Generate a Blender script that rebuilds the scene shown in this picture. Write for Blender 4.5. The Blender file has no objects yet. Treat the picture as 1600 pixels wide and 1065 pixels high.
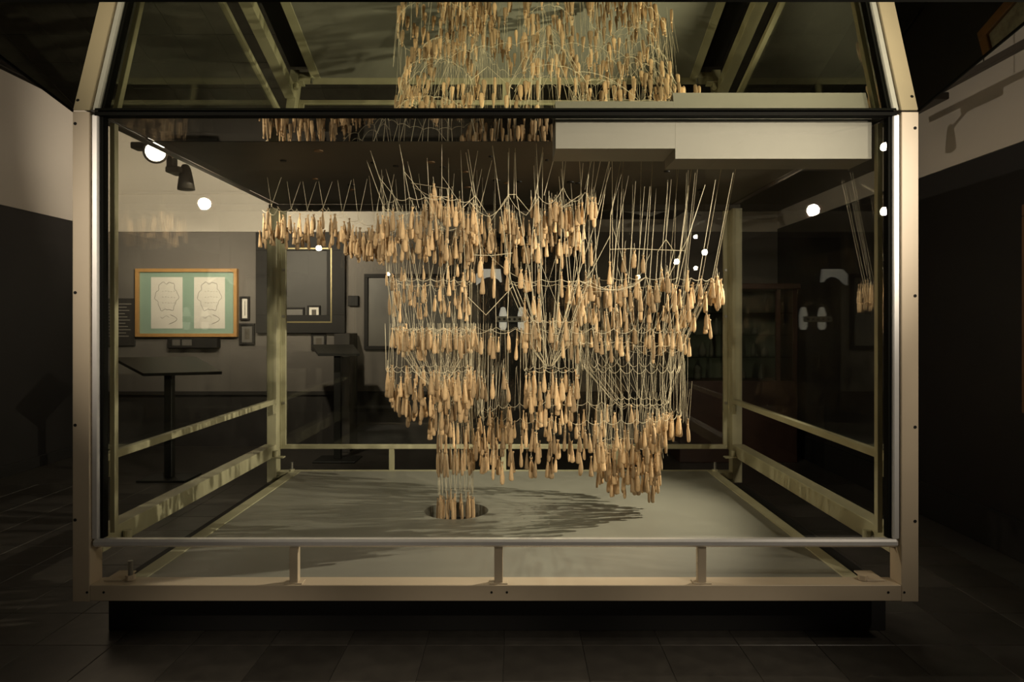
import bpy, bmesh, math, random
from mathutils import Vector, Matrix
random.seed(11)
sc = bpy.context.scene
C = sc.collection
FPX, CX, CY, ZC = 1110.0, 806.0, 503.0, 1.65      # focal length in pixels, vanishing point, eye height

# ------------------------------------------------------------------ camera, world, lights, exposure
cd = bpy.data.cameras.new('camera'); cam = bpy.data.objects.new('camera', cd); C.objects.link(cam)
cd.sensor_width = 36; cd.lens = FPX / 1600 * 36
cd.shift_x = (800 - CX) / 1600; cd.shift_y = (CY - 532.5) / 1600
cam.location = (0, 0, ZC); cam.rotation_euler = (math.pi / 2, 0, 0); cd.clip_start = .05
sc.camera = cam
sc.view_settings.view_transform = 'Standard'; sc.view_settings.look = 'None'
sc.view_settings.exposure = 0.0; sc.view_settings.gamma = 1; sc.view_settings.use_curve_mapping = False
sc.cycles.use_denoising = True
sc.cycles.max_bounces = 10; sc.cycles.transparent_max_bounces = 24; sc.cycles.glossy_bounces = 6
sc.cycles.sample_clamp_indirect = 4
w = bpy.data.worlds.new('world'); sc.world = w; w.use_nodes = True
w.node_tree.nodes['Background'].inputs[0].default_value = (.9, .8, .6, 1)
w.node_tree.nodes['Background'].inputs[1].default_value = .012
WARM = (1, .87, .69)
def spot(name, loc, tgt, watts, deg, blend=.5, size=.03, col=WARM):
    l = bpy.data.lights.new(name, 'SPOT'); l.energy = watts; l.spot_size = math.radians(deg); l.spot_blend = blend
    l.shadow_soft_size = size; l.color = col
    o = bpy.data.objects.new(name, l); C.objects.link(o)
    o.location = (loc[0], loc[1], loc[2] + ZC)
    d = Vector((tgt[0] - loc[0], tgt[1] - loc[1], tgt[2] - loc[2]))
    o.rotation_euler = d.to_track_quat('-Z', 'Y').to_euler()
    return o
# positions relative to the eye: x right, y away, z up
spot('track_spot_right', (2.70, 5.05, 1.02), (.1, 4.9, -.5), 620, 75, .6, .02, (1, .88, .70))
spot('track_spot_left', (-2.40, 4.80, 1.14), (2.6, 5.2, .9), 150, 120, .8, .02)
spot('gallery_spot_front_right', (2.757, .5, 1.037), (.35, 4.3, .46), 980, 44, 1, .05)
spot('gallery_spot_front_left', (-2.887, .5, 1.097), (-.9, 4.2, .16), 430, 44, 1, .05)
spot('gallery_spot_far_right', (2.76, -3.3, 1.02), (.9, 4.3, .5), 120, 40, 1, .04)
spot('gallery_spot_far_left', (-2.88, -3.3, 1.08), (-1.2, 4.3, .5), 120, 40, 1, .04)
spot('gallery_spot_left_wall', (-3.4, 3.0, 1.25), (-5.4, 4.6, 2.1), 200, 95, 1, .05)
spot('picture_spot', (-4.0, 7.6, 1.55), (-4.35, 9.5, .2), 60, 62, .7, .04)
spot('strip_spot', (-3.2, 7.0, 1.0), (-3.6, 9.5, 1.9), 300, 120, .8, .04)
spot('wall_spot_back', (-2.4, 7.2, 1.0), (-2.6, 9.5, -.3), 120, 100, .9, .04)
for i_, fx in enumerate((-1.35, -.25, .95)): spot('floor_fill_spot', (fx, -1.5, 1.9), (fx, 2.62, -1.65), 420, 20, 1, .05)  # added lamps in place of the light the mirror throws on the floor
spot('gallery_spot_near_low', (2.76, 1.78, .827), (.9, 4.4, -.1), 55, 90, .8, .03)
spot('gallery_spot_near_high', (2.76, 1.78, 1.31), (.9, 4.4, .2), 55, 90, .8, .03)
spot('cabinet_fill_spot', (2.2, 7.1, 1.25), (2.7, 8.6, -.1), 40, 60, .9, .03)  # added fill lamp that lifts the dim cabinet interior
spot('case_back_spot', (.2, 6.9, .9), (.2, 5.0, -1.2), 25, 100, .8, .05, (.95, .95, .65))

# ------------------------------------------------------------------ materials
def mat(name, col, rough=.5, metal=0, noise=0, nscale=20, bump=0, spec=.5, emit=None, es=0, rnd=0):
    m = bpy.data.materials.new(name); m.use_nodes = True; nt = m.node_tree; b = nt.nodes['Principled BSDF']
    b.inputs['Base Color'].default_value = (*col, 1); b.inputs['Roughness'].default_value = rough
    b.inputs['Metallic'].default_value = metal; b.inputs['Specular IOR Level'].default_value = spec
    src = None
    if noise or bump:
        tc = nt.nodes.new('ShaderNodeTexCoord'); n = nt.nodes.new('ShaderNodeTexNoise')
        n.inputs['Scale'].default_value = nscale; n.inputs['Detail'].default_value = 6
        nt.links.new(tc.outputs['Object'], n.inputs['Vector'])
        if noise:
            mx = nt.nodes.new('ShaderNodeMix'); mx.data_type = 'RGBA'
            mx.inputs[6].default_value = (*[c * (1 - noise) for c in col], 1)
            mx.inputs[7].default_value = (*[min(1, c * (1 + noise)) for c in col], 1)
            nt.links.new(n.outputs['Fac'], mx.inputs[0]); src = mx.outputs[2]
        if bump:
            bp = nt.nodes.new('ShaderNodeBump'); bp.inputs['Strength'].default_value = bump; bp.inputs['Distance'].default_value = .01
            nt.links.new(n.outputs['Fac'], bp.inputs['Height']); nt.links.new(bp.outputs['Normal'], b.inputs['Normal'])
    if rnd:
        oi = nt.nodes.new('ShaderNodeObjectInfo'); ge = nt.nodes.new('ShaderNodeNewGeometry')
        ad = nt.nodes.new('ShaderNodeMath'); ad.operation = 'ADD'
        nt.links.new(oi.outputs['Random'], ad.inputs[0]); nt.links.new(ge.outputs['Random Per Island'], ad.inputs[1])
        fr = nt.nodes.new('ShaderNodeMath'); fr.operation = 'FRACT'; nt.links.new(ad.outputs[0], fr.inputs[0])
        mr = nt.nodes.new('ShaderNodeMapRange'); mr.inputs[3].default_value = 1 - rnd; mr.inputs[4].default_value = 1 + rnd * .6
        nt.links.new(fr.outputs[0], mr.inputs[0])
        mv = nt.nodes.new('ShaderNodeHueSaturation'); nt.links.new(mr.outputs[0], mv.inputs['Value'])
        if src: nt.links.new(src, mv.inputs['Color'])
        else: mv.inputs['Color'].default_value = (*col, 1)
        src = mv.outputs[0]
    if src: nt.links.new(src, b.inputs['Base Color'])
    if emit:
        b.inputs['Emission Color'].default_value = (*emit, 1); b.inputs['Emission Strength'].default_value = es
    return m
def glass_mat(name, tint, f0=.04, rough=0.0):
    m = bpy.data.materials.new(name); m.use_nodes = True; nt = m.node_tree; nt.nodes.clear()
    out = nt.nodes.new('ShaderNodeOutputMaterial'); mix = nt.nodes.new('ShaderNodeMixShader')
    tr = nt.nodes.new('ShaderNodeBsdfTransparent'); tr.inputs[0].default_value = (*tint, 1)
    gl = nt.nodes.new('ShaderNodeBsdfGlossy'); gl.inputs['Roughness'].default_value = rough
    lw = nt.nodes.new('ShaderNodeLayerWeight'); lw.inputs[0].default_value = .5
    p = nt.nodes.new('ShaderNodeMath'); p.operation = 'POWER'; p.inputs[1].default_value = 5
    k = nt.nodes.new('ShaderNodeMath'); k.operation = 'MULTIPLY_ADD'; k.inputs[1].default_value = 1 - f0; k.inputs[2].default_value = f0
    nt.links.new(lw.outputs['Facing'], p.inputs[0]); nt.links.new(p.outputs[0], k.inputs[0]); nt.links.new(k.outputs[0], mix.inputs[0])
    nt.links.new(tr.outputs[0], mix.inputs[1]); nt.links.new(gl.outputs[0], mix.inputs[2]); nt.links.new(mix.outputs[0], out.inputs[0])
    return m
M = {}
M['paint'] = mat('beige_paint', (.52, .43, .31), .45, 0, .07, 6, .03)
M['paint_in'] = mat('green_lit_beige_paint', (.43, .41, .27), .45, 0, .12, 7, .03)  # the beige frame paint, with the greenish light inside the case put into its colour
M['alu'] = mat('brushed_aluminium', (.78, .76, .74), .36, .4, .06, 30)
M['gasket'] = mat('black_gasket', (.006, .006, .005), .9, spec=.1)
M['hole'] = mat('bolt_hole_black', (.004, .004, .004), .9)
M['plate'] = mat('grey_plate', (.225, .222, .188), .42, 0, .16, 2.2, .02)
M['steel'] = mat('bolt_steel', (.35, .34, .30), .35, .8)
M['panel'] = mat('dark_hanging_panel', (.075, .066, .050), .55, 0, .35, 3, .03)
M['gloss'] = mat('dark_glass_strip', (.02, .018, .014), .02, 0, spec=1.0)
M['whitebox'] = mat('white_board', (.23, .22, .195), .6, 0, .05, 3)
M['glass'] = glass_mat('showcase_glass', (.975, .978, .955))
M['cabglass'] = glass_mat('cabinet_glass', (.9, .92, .88))
M['mirror'] = mat('tinted_mirror', (.68, .70, .58), .0, 1)
M['black'] = mat('matt_black', (.010, .009, .008), .7)
M['blackwall'] = mat('black_wall_paint', (.012, .010, .009), .75, 0, .4, 2)
M['whitewall'] = mat('off_white_wall', (.56, .51, .44), .8, 0, .08, 1.2)
M['greywall'] = mat('grey_wall', (.165, .148, .130), .8, 0, .12, 1.4)
M['darkgrey'] = mat('dark_grey_dado', (.035, .031, .027), .7)
M['ceiling'] = mat('black_ceiling', (.008, .007, .006), .9)
M['tile'] = mat('black_floor_tile', (.07, .063, .053), .30, 0, .6, 9, .04, rnd=.25)
M['joint'] = mat('floor_joint', (.045, .041, .034), .8)
M['sack'] = mat('beige_sack_cloth', (.57, .395, .225), .9, 0, .22, 90, .25, rnd=.6)
M['string'] = mat('natural_string', (.72, .64, .47), .8, 0, .2, 60)
M['wood'] = mat('wooden_disc', (.25, .15, .07), .6, 0, .2, 20)
M['oak'] = mat('oak_frame', (.50, .28, .10), .45, 0, .2, 14)
M['mint'] = mat('green_mount_board', (.30, .42, .33), .8, 0, .05, 5)
M['paper'] = mat('drawing_paper', (.78, .74, .66), .8, 0, .04, 8)
M['ink'] = mat('pencil_line', (.30, .28, .25), .9)
M['blackframe'] = mat('black_frame', (.014, .012, .010), .75)
M['brass'] = mat('brass_edge', (.22, .18, .08), .4, .4)
M['darkpane'] = mat('dark_picture', (.05, .046, .04), .6, 0, .3, 2.5)
M['photo'] = mat('dark_photo', (.10, .085, .065), .6, 0, .7, 9)
M['greypic'] = mat('grey_picture', (.14, .13, .115), .5, 0, .25, 3)
M['lecternm'] = mat('black_lectern', (.012, .012, .010), .45)
M['grey'] = mat('grey_lamp_body', (.20, .18, .16), .45)
M['rail'] = mat('dark_rail', (.075, .062, .05), .4)
M['lens'] = mat('lit_lens', (1, .95, .85), .5, emit=(1, .9, .72), es=30)
M['gold'] = mat('gilt_frame', (.16, .075, .025), .5, 0, .4, 12)
M['relief'] = mat('pale_painting', (.20, .18, .13), .7, 0, .95, 16, .6)
M['mahog'] = mat('dark_wood_cabinet', (.035, .016, .009), .4, 0, .3, 8)
M['cabback'] = mat('cabinet_back', (.10, .105, .09), .8)
M['plaster'] = mat('plaster_fragment', (.09, .085, .075), .8, 0, .2, 10)
M['textline'] = mat('text_print', (.25, .23, .20), .8)
M['board'] = mat('text_board', (.045, .041, .037), .6)
M['lit'] = mat('lit_opal_glass', (.9, .88, .82), .5, emit=(1, .93, .82), es=.3)

# ------------------------------------------------------------------ helpers
def P(px, py, Y):           # photograph pixel at a distance Y -> world point
    return Vector(((px - CX) / FPX * Y, Y, ZC + (CY - py) / FPX * Y))
def PX(px, Y): return (px - CX) / FPX * Y
def PZ(py, Y): return ZC + (CY - py) / FPX * Y
def tag(o, label=None, cat=None, group=None, kind=None, category=None):
    cat = cat or category
    if label: o['label'] = label
    if cat: o['category'] = cat
    if group: o['group'] = group
    if kind: o['kind'] = kind
    return o
def offset(o):
    v = Vector((0, 0, 0))
    while o: v = v + o.location; o = o.parent
    return v
def empty(name, loc, label, cat, group=None):
    o = bpy.data.objects.new(name, None); C.objects.link(o); o.location = loc; o.empty_display_size = .1
    return tag(o, label, cat, group)
class MB:
    def __init__(s): s.bm = bmesh.new()
    def box(s, x0, x1, y0, y1, z0, z1, bev=0):
        r = bmesh.ops.create_cube(s.bm, size=1, matrix=Matrix.Translation(((x0 + x1) / 2, (y0 + y1) / 2, (z0 + z1) / 2)) @ Matrix.Diagonal((abs(x1 - x0), abs(y1 - y0), abs(z1 - z0), 1)))
        if bev:
            es = {e for v in r['verts'] for e in v.link_edges}
            bmesh.ops.bevel(s.bm, geom=list(es), offset=bev, segments=1, affect='EDGES')
        return s
    def hexa(s, pts):       # eight corners: bottom four, top four
        vs = [s.bm.verts.new(p) for p in pts]
        for f in ((3, 2, 1, 0), (4, 5, 6, 7), (0, 1, 5, 4), (1, 2, 6, 5), (2, 3, 7, 6), (3, 0, 4, 7)): s.bm.faces.new([vs[i] for i in f])
        return s
    def prism(s, poly, d):  # a planar polygon pushed along d
        a = [s.bm.verts.new(p) for p in poly]; b = [s.bm.verts.new(Vector(p) + Vector(d)) for p in poly]
        n = len(a); s.bm.faces.new(a[::-1]); s.bm.faces.new(b)
        for i in range(n): s.bm.faces.new((a[i], a[(i + 1) % n], b[(i + 1) % n], b[i]))
        return s
    def tube(s, pts, r, n=5, closed=False, cap=True):
        pts = [Vector(p) for p in pts]; rings = []
        m = len(pts)
        for i, p in enumerate(pts):
            a = pts[(i - 1) % m] if (closed or i > 0) else p; b = pts[(i + 1) % m] if (closed or i < m - 1) else p
            t = (b - a).normalized() if (b - a).length > 1e-9 else Vector((0, 0, 1))
            u = t.cross(Vector((.31, .52, .11)) if abs(t.x) < .9 else Vector((0, 1, 0))).normalized(); v = t.cross(u)
            rr = r[i] if isinstance(r, (list, tuple)) else r
            rings.append([s.bm.verts.new(p + (u * math.cos(2 * math.pi * k / n) + v * math.sin(2 * math.pi * k / n)) * rr) for k in range(n)])
        for i in range(m if closed else m - 1):
            A, B = rings[i], rings[(i + 1) % m]
            for k in range(n): s.bm.faces.new((A[k], A[(k + 1) % n], B[(k + 1) % n], B[k]))
        if not closed and cap and n > 2: s.bm.faces.new(rings[0][::-1]); s.bm.faces.new(rings[-1])
        return s
    def cyl(s, c, r, h, axis='z', n=16, r2=None):
        c = Vector(c); d = {'x': Vector((1, 0, 0)), 'y': Vector((0, 1, 0)), 'z': Vector((0, 0, 1))}[axis] if isinstance(axis, str) else Vector(axis).normalized()
        return s.tube([c, c + d * h], [r, r if r2 is None else r2], n)
    def lathe(s, c, axis, prof, n=16):      # prof: (distance along axis, radius)
        c = Vector(c); t = Vector(axis).normalized()
        return s.tube([c + t * a for a, r in prof], [r for a, r in prof], n)
    def build(s, name, m, parent=None, smooth=False, **kw):
        bmesh.ops.recalc_face_normals(s.bm, faces=s.bm.faces[:])
        if parent is not None: bmesh.ops.translate(s.bm, verts=s.bm.verts[:], vec=-offset(parent))
        me = bpy.data.meshes.new(name); s.bm.to_mesh(me); s.bm.free(); me.materials.append(m)
        if smooth: me.shade_smooth()
        o = bpy.data.objects.new(name, me); C.objects.link(o); o.parent = parent
        if kw: tag(o, **kw)
        return o
def bx(name, m, parent, x0, x1, y0, y1, z0, z1, bev=0, **kw): return MB().box(x0, x1, y0, y1, z0, z1, bev).build(name, m, parent, **kw)

# ------------------------------------------------------------------ the room
XL, XR, YB, YF, ZTOP = -5.47, 3.5, 9.5, -6.0, ZC + 2.8
ZS = ZC + 1.245                                          # lower edge of the white wall band
T = .12
fl = bx('floor', M['joint'], None, XL, XR, YF, YB, -.10, -.004, kind='structure')
tm = MB().box(-.1985, .1985, -.1985, .1985, -.012, 0, .002)
tile0 = tm.build('tile', M['tile'], fl)
first = True
TY0, NR = 2.03, 13
for j in range(NR):
    for i in range(22):
        x = -4.99 - .2 + .4 * i + .13; y = TY0 + .4 * j + .2
        if x - .2 < XL or x + .2 > XR: continue
        o = tile0 if first else tile0.copy()
        if not first: C.objects.link(o); o.parent = fl
        first = False; o.location = (x, y, 0)
g = MB().box(XL, XR, YF, TY0, -.012, 0).box(XL, XR, TY0 + .4 * NR, YB, -.012, 0).box(XL, -5.26, TY0, TY0 + .4 * NR, -.012, 0).box(3.54 - .4 * .1, XR, TY0, TY0 + .4 * NR, -.012, 0)
g.build('far_floor_tiling', M['tile'], fl, kind='stuff')
bx('ceiling', M['ceiling'], None, XL - T, XR + T, YF - T, YB + T, ZTOP, ZTOP + T, kind='structure')
def wall(name, m, x0, x1, y0, y1): return bx(name, m, None, x0, x1, y0, y1, 0, ZTOP, kind='structure')
wl = wall('wall_left', M['blackwall'], XL - T, XL, YF - T, YB + T)
bx('upper_band', M['whitewall'], wl, XL, XL + .015, YF, YB, ZS, ZTOP)
wr = wall('wall_right', M['blackwall'], XR, XR + T, YF - T, YB + T)
bx('upper_band', M['whitewall'], wr, XR - .015, XR, YF, YB, ZS, ZTOP)
wb = wall('wall_back', M['greywall'], XL, XR, YB, YB + T)
bx('upper_band', M['whitewall'], wb, XL + .015, XR - .015, YB - .03, YB, ZS - .04, ZTOP)
bx('band_moulding', M['whitewall'], wb, XL + .015, PX(470, YB), YB - .05, YB - .03, PZ(304, YB), PZ(300, YB))
bx('dado', M['darkgrey'], wb, XL, XR, YB - .03, YB, 0, PZ(612, YB))
bx('dado_cap', M['darkgrey'], wb, XL, XR, YB - .06, YB, PZ(616, YB), PZ(611, YB))
wall('wall_front', M['blackwall'], XL, XR, YF - T, YF)
bx('baseboard_right', M['black'], None, XR - .03, XR, YF, YB, 0, .28, .004, kind='structure')
bx('baseboard_left', M['black'], None, XL, XL + .03, YF, YB, 0, .12, .004, kind='structure')
# low dark bulkhead behind the showcase, on the right wall
bx('trim_1', M['panel'], None, 1.35, XR - .02, 6.9, YB - .06, ZC + 1.47, ZTOP, kind='structure')
# dark suspended ceiling behind the middle of the showcase with white folded edge
st = empty('suspended_ceiling', (1.0, 8.8, ZC + 1.45), 'dark suspended ceiling panel with white zigzag front edge behind the hanging model', 'ceiling panel')
zz = [(868, 331), (918, 326), (962, 322), (1016, 332), (1036, 325), (1088, 322)]
YZ = 8.2
for (a, b) in zip(zz[:-1], zz[1:]):
    p, q = P(a[0], a[1], YZ), P(b[0], b[1], YZ)
    MB().hexa([p + Vector((0, 0, -.045)), q + Vector((0, 0, -.045)), q + Vector((0, .03, -.045)), p + Vector((0, .03, -.045)), p, q, q + Vector((0, .03, 0)), p + Vector((0, .03, 0))]).build('edge_strip', M['whitebox'], st)
bx('panel', M['panel'], st, PX(868, YZ), PX(1088, YZ), YZ + .03, YB - .08, PZ(321, YZ) + .02, PZ(321, YZ) + .06)
p = P(1085, 332, YZ)
MB().prism([P(1074, 329, YZ), P(1096, 336, YZ), P(1094, 331, YZ), P(1080, 328, YZ)], (0, .05, 0)).build('side_sliver', M['whitebox'], st)

# ------------------------------------------------------------------ the showcase
Y0, Y1 = 3.5, 6.34
XO0, XI0, XI1, XO1 = -2.185, -2.10, 1.90, 1.985
H = ZC + 1.04
case = empty('glass_showcase', (-.1, 4.92, 0), 'large beige steel framed glass showcase around the hanging string model', 'showcase')
zb0, zb1 = ZC - 1.378, ZC - 1.296
def hole(par, x, z, y=Y0, r=.008): MB().cyl((x, y - .0015, z), r, .02, 'y', 12).build('bolt_hole', M['hole'], par)
for side, (xa, xb, xh) in enumerate(((XO0, XI0, XO0 + .014), (XI1, XO1, XO1 - .018))):
    po = bx('front_post', M['paint'], case, xa, xb, Y0, Y0 + .11, zb0, H - .004, .003)
    for py in ((193, 457, 664, 812) if side == 0 else (200, 462, 667, 814)): hole(po, xh, PZ(py, Y0))
    xs = (xb, xb + .034) if side == 0 else (xa - .034, xa)
    bx('vertical_glazing_bar', M['alu'], case, xs[0], xs[1], Y0 + .012, Y0 + .055, ZC - 1.075, H - .012, .006, label='shiny aluminium glazing bar')
    xs = (xb + .034, xb + .049) if side == 0 else (xa - .049, xa - .034)
    bx('glass_gasket', M['gasket'], case, xs[0], xs[1], Y0 + .03, Y0 + .075, ZC - 1.075, H - .012)
    xs = (xb + .036, xb + .062) if side == 0 else (xa - .062, xa - .036)
    bx('inner_upright', M['paint_in'], case, xs[0], xs[1], Y0 + .11, Y0 + .145, ZC - 1.07, H - .03, .002)
bb = bx('front_beam', M['paint'], case, XI0, XI1, Y0, Y0 + .115, zb0 + .004, zb1, .003)
for px in (136, 162, 768, 792, 1388, 1413): hole(bb, max(XI0 + .001, min(XI1 - .001, PX(px, Y0))) if 140 < px < 1400 else PX(px, Y0), PZ(925, Y0), r=.006)
bx('sill_bar', M['alu'], case, PX(142, Y0), PX(1406, Y0), Y0 + .005, Y0 + .055, ZC - 1.112, ZC - 1.074, .010, label='shiny aluminium sill bar under the front glass')
for px in (459.5, 779, 1096.5):
    x = PX(px, Y0 + .03); lg = MB().box(x - .021, x + .021, Y0 + .022, Y0 + .062, zb1, ZC - 1.112, .002)
    lg.box(x - .045, x + .045, Y0 + .012, Y0 + .072, zb1, zb1 + .005, .001); lg.build('sill_stub', M['paint'], case)
for s, xx in ((1, XI0), (-1, XI1)):     # corner gussets under the sill
    MB().prism([(xx, Y0 + .06, ZC - 1.112), (xx + s * .07, Y0 + .06, ZC - 1.112), (xx, Y0 + .06, ZC - 1.135)], (0, .01, 0)).build('gusset', M['paint'], case)
bx('front_pane', M['glass'], case, XI0 + .04, XI1 - .04, Y0 + .040, Y0 + .048, ZC - 1.075, H - .012)
bx('top_gasket', M['gasket'], case, XI0 + .02, XI1 - .02, Y0 + .005, Y0 + .06, H - .020, H - .003)
# back frame
for xa, xb in ((XO0, XI0), (XI1, XO1)):
    po = bx('back_post', M['paint_in'], case, xa, xb, Y1 - .11, Y1, zb0 - .03, H - .04, .003)
    xs = (xb, xb + .012) if xa < 0 else (xa - .012, xa)
    bx('post_lip', M['paint_in'], case, xs[0], xs[1], Y1 - .02, Y1, ZC - 1.13, H - .05)
    xs = (xb + .012, xb + .05) if xa < 0 else (xa - .05, xa - .012)
    up = bx('back_upright', M['paint_in'], case, xs[0], xs[1], Y1 - .01, Y1 + .02, ZC - 1.13, H - .05, .002)
    for py in (422, 494, 629): MB().cyl(((xs[0] + xs[1]) / 2, Y1 - .022, PZ(py, Y1)), .013, .014, 'y', 10).build('clamp_screw', M['steel'], up)
bx('back_beam', M['paint_in'], case, XI0, XI1, Y1 - .11, Y1, zb0, zb1 - .02, .003)
bx('back_rail', M['paint_in'], case, XI0 + .012, XI1 - .012, Y1 - .012, Y1 + .02, ZC - 1.13, ZC - 1.09, .003)
for px in (612, 787, 962): bx('back_stub', M['paint_in'], case, PX(px, Y1) - .022, PX(px, Y1) + .022, Y1 - .012, Y1 + .02, zb1 - .02, ZC - 1.13)
bx('back_pane', M['glass'], case, XI0 + .03, XI1 - .03, Y1, Y1 + .008, ZC - 1.09, H - .04)
bx('back_top_beam', M['panel'], case, XO0, XO1, Y1 - .06, Y1 + .02, H - .05, H)
# sides
for s, xi in ((1, XI0), (-1, XI1)):
    xo = xi - s * .10
    bx('side_beam', M['paint_in'], case, min(xi, xo), max(xi, xo), Y0 + .112, Y1 - .112, ZC - 1.172, ZC - 1.07, .003)
    xo = xi - s * .04
    bx('side_rail', M['paint_in'], case, min(xi, xo), max(xi, xo), Y0 + .146, Y1 - .112, ZC - .715, ZC - .675, .002)
    bx('side_pane', M['glass'], case, min(xi - s * .022, xi - s * .030), max(xi - s * .022, xi - s * .030), Y0 + .146, Y1 - .112, ZC - .690, H - .02)
    bx('side_top_edge', M['rail'], case, min(xi, xi - s * .05), max(xi, xi - s * .05), Y0 + .112, Y1 - .062, H - .006, H)
    for yy in (Y0 + .17, Y1 - .19):
        bx('rail_clip', M['paint_in'], case, min(xi + s * .004, xi - s * .012), max(xi + s * .004, xi - s * .012), yy, yy + .06, ZC - .80, ZC - .715, .004)
    for yy in (Y0 + .26, Y1 - .24):
        f = bx('bracket_tab', M['paint_in'], case, min(xi, xi + s * .10), max(xi, xi + s * .10), yy, yy + .07, ZC - 1.172, ZC - 1.160, .003)
        MB().cyl((xi + s * .025, yy + .035, ZC - 1.160), .022, .05, 'z', 12).build('bolt', M['paint_in'], f)
# floor plate with the round opening
PZt = ZC - 1.307
px0, px1, py0, py1 = -1.883, 1.676, Y0 + .117, Y1 - .112
hx, hy, hr = -.413, 4.93, .222
b = MB(); n = 48; hv = []; hb = []; ov = []
for k in range(n):
    a = 2 * math.pi * k / n; c, s_ = math.cos(a), math.sin(a)
    hv.append(b.bm.verts.new((hx + hr * c, hy + hr * s_, PZt))); hb.append(b.bm.verts.new((hx + hr * c, hy + hr * s_, PZt - .05)))
    t = min(((px1 - hx) / c if c > 1e-6 else 9e9), ((px0 - hx) / c if c < -1e-6 else 9e9), ((py1 - hy) / s_ if s_ > 1e-6 else 9e9), ((py0 - hy) / s_ if s_ < -1e-6 else 9e9))
    ov.append(b.bm.verts.new((hx + t * c, hy + t * s_, PZt)))
cor = {q: b.bm.verts.new((q[0], q[1], PZt)) for q in ((px0, py0), (px1, py0), (px1, py1), (px0, py1))}
for k in range(n):
    j = (k + 1) % n; A, B = ov[k], ov[j]; f = [hv[k], A]
    for q, v in cor.items():
        on = lambda V: (abs(V.co.x - q[0]) < 1e-4, abs(V.co.y - q[1]) < 1e-4)
        if any(on(A)) and any(on(B)) and on(A) != on(B): f.append(v)
    f += [B, hv[j]]; b.bm.faces.new(f); b.bm.faces.new((hv[k], hv[j], hb[j], hb[k]))
plate = b.build('base_plate', M['plate'], case, label='flat grey base plate with a round opening')
tb = MB(); tb.tube([(hx, hy, PZt - .05), (hx, hy, PZt - .235)], hr, 40, cap=False)
tb.build('opening_sleeve', M['plate'], plate)
for xa, xb in ((-1.97, -1.883), (1.676, 1.755)):
    bx('plate_bearer', M['paint_in'], case, xa, xb, Y0 + .116, Y1 - .111, PZt - .06, PZt + .006, .003)
def stud(par, px, py, Y, h, top=True):
    q = P(px, py, Y); m_ = MB().cyl(q, .024, .024, 'z', 6).build('bolt_nut', M['paint'] if Y < 4 else M['paint_in'], par)
    if top: MB().cyl(q, .012, h, 'z', 10).build('stud', M['steel'], m_)
stud(case, 204, 905, Y0 + .07, .095); stud(case, 1348, 905, Y0 + .07, .03, False); stud(case, 456, 737, Y1 - .13, .085); stud(case, 1117, 737, Y1 - .13, .085)
for s, xx in ((1, -1.97), (-1, 1.755)):
    bx('corner_lug', M['paint'], case, min(xx, xx - s * .09), max(xx, xx - s * .09), Y0 + .05, Y0 + .19, zb1, zb1 + .008, .002)
# dark top panel the strings hang from, glossy strip in front of it
panel = bx('top_panel', M['panel'], case, XI0 + .005, XI1 - .005, 4.10, Y1 - .065, H, H + .04, label='dark brown panel from which the strings hang')
bx('polished_strip', M['gloss'], case, XI0 + .005, XI1 - .005, Y0 + .062, 4.10, H + .002, H + .04, label='polished dark strip behind the front glass')
for i in range(26):
    x, y = random.uniform(-1.5, 1.5), random.uniform(4.2, 6.0); MB().cyl((x, y, H - .006), random.choice((.02, .028, .012)), .006, 'z', 12).build('anchor_disc', random.choice((M['wood'], M['black'], M['black'])), panel)
# plinth below
bx('showcase_plinth', M['black'], None, -2.18, 1.98, 3.80, 6.2, 0, zb0 - .033, .004, label='low matt black plinth on the floor under the showcase', category='plinth')
for x in (-1.4, 1.2):
    bx('bearer_bar', M['black'], case, x - .04, x + .04, Y0 + .3, Y1 - .112, zb0 - .033, PZt - .06)
# white boxed beam inside the top of the case
wbx = empty('boxed_beam', (1.0, 3.75, H - .2), 'white stepped box beam fixed under the top of the showcase', 'beam')
bx('shallow_section', M['whitebox'], wbx, PX(868, 3.63), PX(1055, 3.63), 3.63, 3.92, ZC + .886, H - .001, .001)
bx('deep_section', M['whitebox'], wbx, PX(1055, 3.63), PX(1362, 3.63), 3.63, 3.88, ZC + .834, H - .001, .001)

# ------------------------------------------------------------------ overhead mirror, rising towards the viewer
TH = math.radians(9.65)
mr_ = empty('overhead_mirror', (-.1, Y0, H), 'large tilted mirror above the showcase showing the model upside down', 'mirror')
def mp(x, a, h): return Vector((x, Y0 - a * math.cos(TH) + h * math.sin(TH), H + a * math.sin(TH) + h * math.cos(TH)))
A1 = .885
def slab(x0, x1, a0, a1, h0, h1): return MB().hexa([mp(x0, a0, h0), mp(x1, a0, h0), mp(x1, a1, h0), mp(x0, a1, h0), mp(x0, a0, h1), mp(x1, a0, h1), mp(x1, a1, h1), mp(x0, a1, h1)])
slab(XO0 + .006, XO1 - .006, .006, A1, 0, .012).build('mirror_glass', M['mirror'], mr_)
slab(XO0, XO1, -.01, A1, .012, .05).build('backing_board', M['black'], mr_)
slab(XO0, XO0 + .006, 0, A1, -.006, .012).build('edge_trim', M['gasket'], mr_)
slab(XO1 - .006, XO1, 0, A1, -.006, .012).build('edge_trim', M['gasket'], mr_)
slab(XO0, XO1, A1, A1 + .02, -.006, .05).build('edge_trim', M['gasket'], mr_)
for x in (XO0 + .4, XO1 - .4): MB().tube([mp(x, A1 - .1, .05), Vector((x, mp(x, A1 - .1, .05).y, ZTOP))], .004, 6).build('hanging_cable', M['rail'], mr_)

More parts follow.
